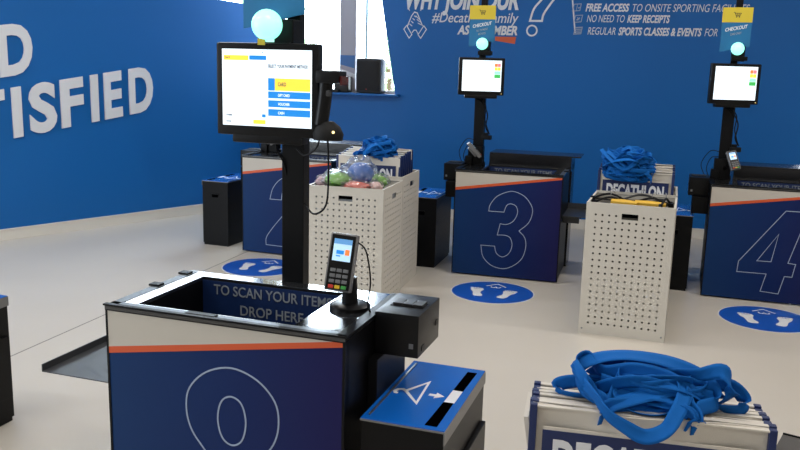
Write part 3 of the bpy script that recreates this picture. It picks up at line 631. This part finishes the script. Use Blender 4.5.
# ------------------------------------------------------------------ floor stickers
def foot(b, cx, cy, ang, mir, z=.0012):
    out = [(0, -.115), (.028, -.108), (.034, -.08), (.022, -.03), (.030, .02), (.046, .055), (.040, .082), (-.04, .085), (-.046, .05), (-.034, .0), (-.034, -.05), (-.034, -.09), (-.02, -.112)]
    pts = [Vector(p) for p in out]; pts = spline(pts, 4, True); M = T((cx, cy, 0)) @ RZ(ang)
    b.prism([((M @ Vector((p.x*mir, p.y, 0))).x, (M @ Vector((p.x*mir, p.y, 0))).y) for p in pts], z-.0004, z)
    for i, (tx_, ty_, r) in enumerate(((-.034, .104, .0145), (-.012, .108, .010), (.007, .105, .0095), (.024, .099, .0085), (.038, .09, .0075))):
        c = M @ Vector((tx_*mir, ty_, 0)); b.prism([(c.x+r*math.cos(a*PI/6), c.y+r*1.2*math.sin(a*PI/6)) for a in range(12)], z-.0004, z)
def sticker(k, label):
    p = kp(k, .41, -.43); root = empty('floor_sticker', (p.x, p.y, 0), Kl[k][1], label=label, cat='floor sticker', group='round footprint stickers')
    R_ = .295
    MB().lathe([(R_+.008, 0), (R_+.008, .0006)], 64).build('white_border', LETTER, root)
    MB().lathe([(R_, .0005), (R_, .0009)], 64).build('blue_disc', STICK, root)
    b = MB(); foot(b, -.105, -.03, .22, 1); b.build('footprint', LETTER, root)
    b = MB(); foot(b, .105, -.03, -.22, -1); b.build('footprint', LETTER, root)
    b = MB(); b.strip_xz([(-.075, .155), (0, .235), (.075, .155)], 0, .012, closed=False, t=.0012); b.strip_xz([(-.035, .155), (-.03, .125), (-.01, .12), (0, .145), (.012, .12), (.03, .125), (.035, .155)], 0, .010, closed=False, t=.0012)
    o = b.build('arrow_mark', LETTER, root)
    for v in o.data.vertices: v.co = Vector((v.co.x, v.co.z, -v.co.y+.0002))
sticker(2, 'round blue footprint sticker on the floor in front of kiosk 2')
sticker(3, 'round blue footprint sticker on the floor in front of kiosk 3')
sticker(4, 'round blue footprint sticker on the floor in front of kiosk 4')

# ------------------------------------------------------------------ perforated crates
CW, CD, CH = .513, .47, .82
def perforated(b, width, M, slot):
    P = .04; n = int((width-.05)/P); m0 = (width-n*P)/2; rows = 18; z0 = .05
    def V3(x, z): return b.bm.verts.new(M @ Vector((x, 0, z)))
    def quad(x0, x1, za, zb): b.bm.faces.new((V3(x0, za), V3(x1, za), V3(x1, zb), V3(x0, zb)))
    sc0 = n//2-1
    for r in range(rows):
        for c_ in range(n):
            x, z = m0+c_*P, z0+r*P
            if slot and r in (rows-1,) and sc0 <= c_ < sc0+3: continue
            o8 = [(x, z), (x+P/2, z), (x+P, z), (x+P, z+P/2), (x+P, z+P), (x+P/2, z+P), (x, z+P), (x, z+P/2)]
            rr = .0068; i8 = [(x+P/2+rr*math.cos(a), z+P/2+rr*math.sin(a)) for a in [(-3*PI/4)+k*PI/4 for k in range(8)]]
            ov = [V3(*p) for p in o8]; iv = [V3(*p) for p in i8]
            for k in range(8): b.bm.faces.new((ov[k], ov[(k+1) % 8], iv[(k+1) % 8], iv[k]))
    zt = z0+rows*P
    quad(0, width, 0, z0); quad(0, width, zt, CH); quad(0, m0, z0, zt); quad(width-m0, width, z0, zt)
    if slot:
        x0, x1 = m0+sc0*P, m0+(sc0+3)*P; za = z0+(rows-1)*P
        quad(x0, x0+.012, za, zt); quad(x1-.012, x1, za, zt)
        quad(x0+.012, x1-.012, zt-.003, zt); quad(x0+.012, x1-.012, za, za+.002)
def crate_proto():
    root = empty('perforated_crate', (0, 0, 0))
    for nm, wd, M, slot in (('front_panel', CW, T((0, 0, 0)), True), ('rear_panel', CW, T((CW, CD, 0)) @ RZ(PI), True), ('side_panel', CD, T((CW, 0, 0)) @ RZ(PI/2), True), ('side_panel', CD, T((0, CD, 0)) @ RZ(-PI/2), True)):
        b = MB(); perforated(b, wd, M, slot); bmesh.ops.remove_doubles(b.bm, verts=b.bm.verts[:], dist=.0002)
        o = b.build(nm, CREAM, root); md = o.modifiers.new('thickness', 'SOLIDIFY'); md.thickness = .002; md.offset = -1
    b = MB()
    b.box(-.001, CW+.001, -.0015, .012, CH, CH+.003).box(-.001, CW+.001, CD-.012, CD+.0015, CH, CH+.003).box(-.001, .012, .012, CD-.012, CH, CH+.003).box(CW-.012, CW+.001, .012, CD-.012, CH, CH+.003)
    b.build('rolled_rim', CREAM, root)
    MB().box(.004, CW-.004, .004, CD-.004, .38, .384).build('inner_shelf', CREAM, root)
    MB().box(CW/2-.045, CW/2+.045, .003, .006, .745, .785).build('slot_dark_sheet', mat('slot_black', (3, 3, 4)), root)  # black sheet added behind the front slot so the opening looks dark
    for x in (.02, CW-.02):
        MB().lathe([(.006, 0), (.004, .003)], 10, T((x, -.0005, .03)) @ RX(PI/2)).build('rivet', STEEL, root)
    return root
CY = -.335
cr_c = crate_proto(); crates = [(cr_c, (1.128, 4.948), -.33, 'perforated cream crate holding hangers, in the middle of the right floor')]
for pos, yw, lb in (((-.605, 5.345), -.262, 'perforated cream crate filled with plastic-wrapped goods'), ((-.482, 5.975), -.262, 'perforated cream crate of bags right behind the crate of wrapped goods'), ((1.30, 5.452), -.31, 'perforated cream crate of bags hidden behind the crate of hangers')):
    crates.append((copy_tree(cr_c), pos, yw, lb))
for o, pos, yw, lb in crates:
    o.location = (pos[0], pos[1], 0); o.rotation_euler = (0, 0, yw); tag(o, lb, 'crate', 'perforated cream crates')
def cl(i, u, v, z):
    _, pos, yw, _ = crates[i]; return Vector((pos[0]+u*math.cos(yw)-v*math.sin(yw), pos[1]+u*math.sin(yw)+v*math.cos(yw), z))

# ------------------------------------------------------------------ shopping bags with webbing handles
def ribbon(path, width, rnd, flat=0.0, k=7, th=.0022):
    P = spline([Vector(p) for p in path], k); b = bmesh.new(); rows = []
    ph = rnd.uniform(0, 6); tw = rnd.uniform(.6, 1.6)
    for i, p in enumerate(P):
        t = (P[min(i+1, len(P)-1)]-P[max(i-1, 0)]).normalized()
        e = min(i, len(P)-1-i)/max(1, len(P)-1)
        ang = ph+tw*2.2*i/len(P)*3
        n0 = t.cross(Vector((0, 0, 1))); n0 = n0.normalized() if n0.length > .05 else Vector((1, 0, 0)); n1 = t.cross(n0)
        a = ang if e > .06 else 0
        fl = flat if e > .06 else 0
        side = (math.cos(.75*math.sin(a)+fl)*n0+math.sin(.75*math.sin(a)+fl)*n1)
        nr = t.cross(side).normalized()
        rows.append([b.verts.new(p+side*width*s+nr*(th if s == 0 else 0)*.8) for s in (-.5, -.25, 0, .25, .5)])
    for r0, r1 in zip(rows, rows[1:]):
        for q in range(4): b.faces.new((r0[q], r0[q+1], r1[q+1], r1[q]))
    return b
def bag(root_loc, yaw, w_, top, bottom, idx, seed, label, group, pile, hand=True, nlet=True, custom=None, width=.034):
    rnd = random.Random(seed)
    root = empty('shopping_bag', (root_loc.x, root_loc.y, bottom), yaw, label=label, cat='bag', group=group)
    h_ = top-bottom
    # flattened bag: two walls meeting at a rolled hem, navy gusset sides
    b = bmesh.new(); nx, nz = 12, 6; th = .014
    def yoff(x, z, s): return s*th/2*(.45+.55*(1-z/h_))*(.5+.5*math.sin(PI*min(max(x/w_, .02), .98)))+.003*math.sin(9*x+seed+3*z)+.006*math.sin(2.2*x/w_*PI+seed)*z/h_
    for s in (-1, 1):
        g = [[b.verts.new((w_*i/nx, yoff(w_*i/nx, h_*j/nz, s), h_*j/nz+(.004*math.sin(seed*2+7*i/nx) if j == nz else 0))) for i in range(nx+1)] for j in range(nz+1)]
        for j in range(nz):
            for i in range(nx): b.faces.new((g[j][i], g[j][i+1], g[j+1][i+1], g[j+1][i]))
        if s < 0: g0 = g
    for i in range(nx): b.faces.new((g0[0][i], g0[0][i+1], g[0][i+1], g[0][i])); b.faces.new((g0[nz][i], g0[nz][i+1], g[nz][i+1], g[nz][i]))
    for j in range(nz): b.faces.new((g0[j][0], g0[j+1][0], g[j+1][0], g[j][0])); b.faces.new((g0[j][nx], g0[j+1][nx], g[j+1][nx], g[j][nx]))
    mb = MB(); mb.bm.free(); mb.bm = b; body = mb.build('bag_body', BAGW, root, True)
    for x0, x1 in ((-.006, .012), (w_-.012, w_+.006)):
        MB().box(x0, x1, -.009, .009, 0, h_+.003, .003).build('side_gusset', BAGN, root, True)
    MB().box(.01, w_-.01, -.0075, .0075, h_-.004, h_+.001, .001).build('top_hem', BAGW, root)
    if nlet:
        lab = MB().box(.028, w_-.028, -.0135, -.0125, h_-.245, h_-.058).build('blue_label', BAGN, root)
        text('lettering', 'DECATHLON', LETTER, lab, .085, w_-.11, .06, 0, .0004, T((.055, -.0142, h_-.165)))
        MB().box(.03, w_-.03, -.0125, -.009, h_-.25, h_-.05).build('label_backing', BAGW, root)
    if hand:
        cx, cy, cz, rx, ry, rz = pile     # in this bag's frame (z above top)
        ua, ub = w_*.30, w_*.70
        if custom: path = custom
        else:
            path = [(ua, 0, h_-.03), (ua, 0, h_+.02)]
            a0 = rnd.uniform(0, 2*PI); npt = 8; sgn = rnd.choice((-1, 1))
            for q in range(npt):
                a = a0+sgn*q*rnd.uniform(.75, 1.2); rr = rnd.uniform(.45, 1)
                path.append((cx+rx*rr*math.cos(a), cy+ry*rr*math.sin(a), h_+cz+rz*rnd.uniform(-1, 1)))
            path += [(ub, 0, h_+.02), (ub, 0, h_-.03)]
        rb = ribbon(path, width, rnd, 1.15); mb = MB(); mb.bm.free(); mb.bm = rb
        ho_ = mb.build('handle', STRAP, root, True); md = ho_.modifiers.new('thickness', 'SOLIDIFY'); md.thickness = .0022
    return root
# nearest stack, bottom right, standing in a low crate
FY = -.2163
def fp(u, v, z): return Vector((.344+u*math.cos(FY)-v*math.sin(FY), 1.946+u*math.sin(FY)+v*math.cos(FY), z))
AT, BT = [(.17, 0, -.03), (.17, 0, .015)], [(.39, 0, .015), (.39, 0, -.03)]
HP = [   # handle courses over the stack: u along the bags, v back through the stack, height above the hems
 [(.12, .04, .05), (.15, -.005, .035), (.18, -.03, .006), (.225, -.045, -.015), (.268, -.05, -.03), (.31, -.045, -.014), (.335, -.03, .018), (.36, .03, .055), (.35, .06, .075), (.37, .03, .03)],
 [(.12, .06, .03), (.10, .09, .07), (.15, .09, .105), (.23, .09, .12), (.33, .09, .11), (.41, .09, .075), (.44, .07, .03), (.40, .04, .02)],
 [(.15, .04, .03), (.12, .05, .07), (.10, .09, .09), (.13, .11, .105), (.17, .08, .08), (.25, .06, .10), (.34, .06, .08), (.37, .04, .04)],
 [(.16, .05, .05), (.24, .03, .085), (.33, .04, .065), (.35, .03, .03), (.29, .01, .012), (.22, .02, .02), (.21, .04, .05), (.28, .04, .055), (.36, .05, .04)],
 [(.20, .07, .05), (.30, .08, .085), (.39, .08, .095), (.45, .07, .115), (.475, .08, .06), (.44, .09, .02)],
 [(.25, .09, .04), (.33, .10, .07), (.42, .10, .07), (.48, .10, .07), (.515, .10, .035), (.50, .09, .012), (.45, .08, .02)],
 [(.13, .08, .02), (.065, .10, .012), (.055, .11, .03), (.10, .11, .045), (.18, .09, .06), (.27, .09, .07), (.36, .09, .05)],
 [(.19, .11, .05), (.15, .12, .09), (.20, .12, .11), (.30, .11, .095), (.38, .11, .07), (.42, .11, .04)],
 [(.18, .13, .03), (.14, .12, .06), (.22, .13, .085), (.32, .13, .075), (.42, .12, .09), (.46, .12, .04)]]
NB = 9
def extra_handle(o, ua, ub, h_, cu, cv, ch, ru, rv, rh, n_, step, wd, fl, rnd):
    a0 = rnd.uniform(0, 6.28); sg = rnd.choice((-1, 1))
    path = [(ua, .0, h_-.02), (ua, 0, h_+.02)]+[(cu+ru*math.cos(a0+sg*q*step)*rnd.uniform(.4, 1), cv+rv*math.sin(a0+sg*q*step)*rnd.uniform(.4, 1), h_+ch+rh*rnd.uniform(-1, 1)) for q in range(n_)]+[(ub, 0, h_+.02), (ub, 0, h_-.02)]
    mb = MB(); mb.bm.free(); mb.bm = ribbon(path, wd, rnd, fl); ho_ = mb.build('handle', STRAP, o, True); md = ho_.modifiers.new('thickness', 'SOLIDIFY'); md.thickness = .0022
order = ['front', 'second', 'third', 'fourth', 'fifth', 'sixth', 'seventh', 'eighth', 'rear']
for i in range(NB):
    v = i*.0225; p = fp(.0+.003*math.sin(i*2.3), v, 0)
    top = .78-.002*i+.004*math.sin(i*1.7)
    ob_ = bag(p, FY, .564, top, .34, i, 20+i, '%s bag of the nearest stack of white and blue shopping bags' % ('frontmost' if i == 0 else 'rearmost' if i == NB-1 else order[i]+' from the front'), 'shopping bags of the nearest stack',
        (.265+.02*math.sin(i*2), .10-v, .062, .155, .075, .045), True, i == 0, [(a, b_, top-.34+c_) for a, b_, c_ in AT]+[(a, b_-v+.0, top-.34+c_) for a, b_, c_ in HP[i]]+[(a, b_, top-.34+c_) for a, b_, c_ in BT], .037)
    rnd = random.Random(900+i)
    for k in range(1 if i % 2 else 2): extra_handle(ob_, .19, .37, top-.34, .285, .085-v, .045, .16, .06, .04, 7, 1.25, .036, 1.2, rnd)
pb = empty('bag_stand', (fp(0, 0, 0).x, fp(0, 0, 0).y, 0), FY, label='low cream stand carrying the nearest stack of shopping bags', cat='stand')
MB().box(-.02, .584, -.03, .23, .325, .338, .003).build('stand_shelf', CREAM, pb)
for x in (-.01, .545):
    for y in (-.02, .195): MB().box(x, x+.025, y, y+.025, 0, .325).build('leg', CREAM, pb)
# loose bag gusset leaning out at the left of the nearest stack
lb = empty('shopping_bag', (fp(-.01, .02, 0).x, fp(-.01, .02, 0).y, .34), FY, label='loose white bag leaning out at the left side of the nearest bag stack', cat='bag', group='shopping bags of the nearest stack')
MB().prism([(0, .0), (.012, .0), (.012, .16), (0, .17)], 0, .40, Matrix(((1,0,-.18,.06),(0,1,.05,-.03),(0,0,1,0),(0,0,0,1)))).build('bag_side', BAGW, lb)
MB().prism([(-.002, .02), (-.0005, .02), (-.0005, .13), (-.002, .13)], .05, .38, Matrix(((1,0,-.18,.06),(0,1,.05,-.03),(0,0,1,0),(0,0,0,1)))).build('lilac_print', mat('lilac_print', (150, 150, 195), .4, bump=.02), lb)
MB().box(-.01, .062, -.03, .14, 0, .004).build('bag_bottom', BAGW, lb)
# stacks in the crates
for ci, n_, z_top, tilt, lbl in ((3, 7, .955, .06, 'stack behind the crate of hangers'), (2, 7, .955, .05, 'stack in the left rear crate')):
    _, pos, yw, _ = crates[ci]
    for i in range(n_):
        v = .03+i*.05+.0 if ci == 3 else .03+i*.055; p = cl(ci, .006, v, 0)
        o = bag(p, yw, .475, z_top+.004*math.sin(i*2.1)+.005*i, .386, i, 60+ci*10+i, '%s shopping bag of the %s' % ('frontmost' if i == 0 else 'rearmost' if i == n_-1 else order[i]+' from the front', lbl), 'shopping bags of the '+lbl,
            (.19 if ci == 3 else .30, .02-v*.7, .045, .175 if ci == 3 else .13, .10, .08 if ci == 3 else .06), True, i == 0, None, .028)
    # a second handle on each bag gives the thick tangle of webbing
        rnd = random.Random(400+ci*20+i)
        for extra in range(2): extra_handle(o, .155, .32, z_top-.386, .18 if ci == 3 else .30, (-.005 if ci == 3 else .07)-v*.85, .045 if ci == 3 else .06, .18 if ci == 3 else .13, .10, .10 if ci == 3 else .055, 12, 1.5, .026, 1.0, rnd)

# ------------------------------------------------------------------ wrapped goods in the left crate
def lump(b, c, r, seed, amp=.18, sq=(1, 1, 1), sub=3):
    g = bmesh.ops.create_icosphere(b.bm, subdivisions=sub, radius=1)
    for v in g['verts']:
        d = v.co.normalized(); k = 1+amp*noise.noise(d*2.2+Vector((seed, 0, 0)))+amp*.5*noise.noise(d*6+Vector((0, seed, 0)))
        v.co = Vector(c)+Vector((d.x*sq[0], d.y*sq[1], d.z*sq[2]))*r*k
    return b
goods = [('wrapped_ball', (.30, .17, .885), .092, (42, 92, 165), 'blue ball in clear plastic, largest and topmost in the crate', .03, (1, 1, .92), .122),
         ('wrapped_garment', (.175, .10, .855), .075, (110, 170, 50), 'bright green goods in clear plastic at the front of the crate', .25, (1.35, 1, .62), .09),
         ('wrapped_garment', (.385, .21, .845), .065, (120, 175, 60), 'green goods in clear plastic right of the blue ball', .25, (1.3, 1, .7), .078),
         ('wrapped_garment', (.31, .06, .825), .055, (215, 110, 90), 'coral red goods in plastic at the front right of the crate', .25, (1.6, 1, .6), .062),
         ('wrapped_garment', (.06, .12, .83), .055, (205, 170, 170), 'pale pink goods in plastic at the left end of the crate', .25, (.9, 1, .7), .06),
         ('wrapped_garment', (.42, .11, .82), .05, (225, 190, 180), 'pale peach goods in plastic at the right front corner of the crate', .3, (1, 1, .7), .055),
         ('wrapped_garment', (.10, .30, .83), .08, (190, 195, 205), 'white goods in plastic at the back left of the crate', .3, (1, 1, .7), .09),
         ('wrapped_garment', (.22, .36, .82), .07, (150, 160, 185), 'grey goods in plastic behind the blue ball', .3, (1.2, 1, .7), .08)]
for i, (nm, (u, v, z), r, colr, lbl, amp, sq, rf) in enumerate(goods):
    p = cl(1, u, v, z); root = empty(nm, p, crates[1][2], label=lbl, cat='ball' if i == 0 else 'wrapped goods', group=None if i == 0 else 'plastic-wrapped goods in the crate')
    bb = MB(); lump(bb, (0, 0, 0), r, i*3.1, amp, sq); bb.build('contents', mat('goods_%s' % '_'.join(str(x) for x in colr), colr, .5, bump=.3, bscale=60, vary=.2), root, True)
    bb = MB(); lump(bb, (0, 0, .008), rf, i*5.7+1, .22, sq, 4); bb.build('plastic_wrap', FILM, root, True)
fb = MB().box(.01, CW-.01, .01, CD-.01, .386, .77); bb = fb.build('packed_goods', mat('packed_goods', (130, 135, 140), .6, bump=.4, bscale=30, vary=.4)); bb.location = crates[1][0].location; bb.rotation_euler = crates[1][0].rotation_euler
tag(bb, 'packed layer of wrapped goods lower down inside the crate of plastic-wrapped goods', 'wrapped goods', kind='stuff')

# ------------------------------------------------------------------ hangers in the middle crate
def hanger(u, v, z, rz, wid, m_, label, tilt=0):
    p = cl(0, u, v, z); root = empty('coat_hanger', p, crates[0][2]+rz, label=label, cat='coat hanger', group='coat hangers in the middle crate')
    b = MB(); b.tube([(-wid/2, 0, -.03), (-wid/4, 0, -.005), (0, 0, .008), (wid/4, 0, -.005), (wid/2, 0, -.03)], .007, 8); b.tube([(-wid/2, 0, -.03), (wid/2, 0, -.03)], .004, 8, 0); b.build('hanger_arms', m_, root, True)
    MB().tube([(0, 0, .0), (0, .0, .03), (.015, .01, .042), (.025, .02, .03)], .0025, 6).build('hook', STEEL, root, True)
    for s in (-1, 1): MB().box(s*wid/2-.015, s*wid/2+.015, -.008, .008, -.045, -.015, .003).build('clip', m_, root, True)
hanger(.13, .10, .84, .12, .20, PLAS, 'black coat hanger with clips lying at the front left of the hanger crate')
hanger(.12, .17, .85, -.25, .22, PLAS, 'black coat hanger at the left rear of the hanger crate')
hanger(.37, .14, .845, .05, .22, PLAS, 'black coat hanger across the right half of the hanger crate')
hanger(.45, .12, .85, 1.2, .14, PLAS, 'black coat hanger on end at the right corner of the hanger crate')
hanger(.30, .30, .84, .35, .25, DGREY, 'dark grey coat hanger at the back of the hanger crate')
for u, v, L_, rz, lbl in ((.21, .07, .15, -.05, 'short yellow plastic strip at the front of the hanger crate'), (.36, .09, .17, .10, 'long yellow plastic strip right of the short one in the hanger crate')):
    p = cl(0, u, v, .815); o = MB().prism([(-L_/2, -.02), (L_/2, -.03), (L_/2+.01, .01), (0, .035), (-L_/2, .03)], 0, .02).build('yellow_strip', mat('yellow_plastic', (225, 180, 70), .4, bump=.2, bscale=50)); o.location = p; o.rotation_euler = (.15, 0, crates[0][2]+rz); tag(o, lbl, 'plastic strip', 'yellow strips in the hanger crate')
fb = MB().box(.01, CW-.01, .01, CD-.01, .386, .79).build('hanger_heap', mat('hanger_heap', (70, 66, 58), .6, bump=.6, bscale=25, vary=.5)); fb.location = crates[0][0].location; fb.rotation_euler = crates[0][0].rotation_euler
tag(fb, 'dark heap of hangers filling the middle crate under the top ones', 'hangers', kind='stuff')
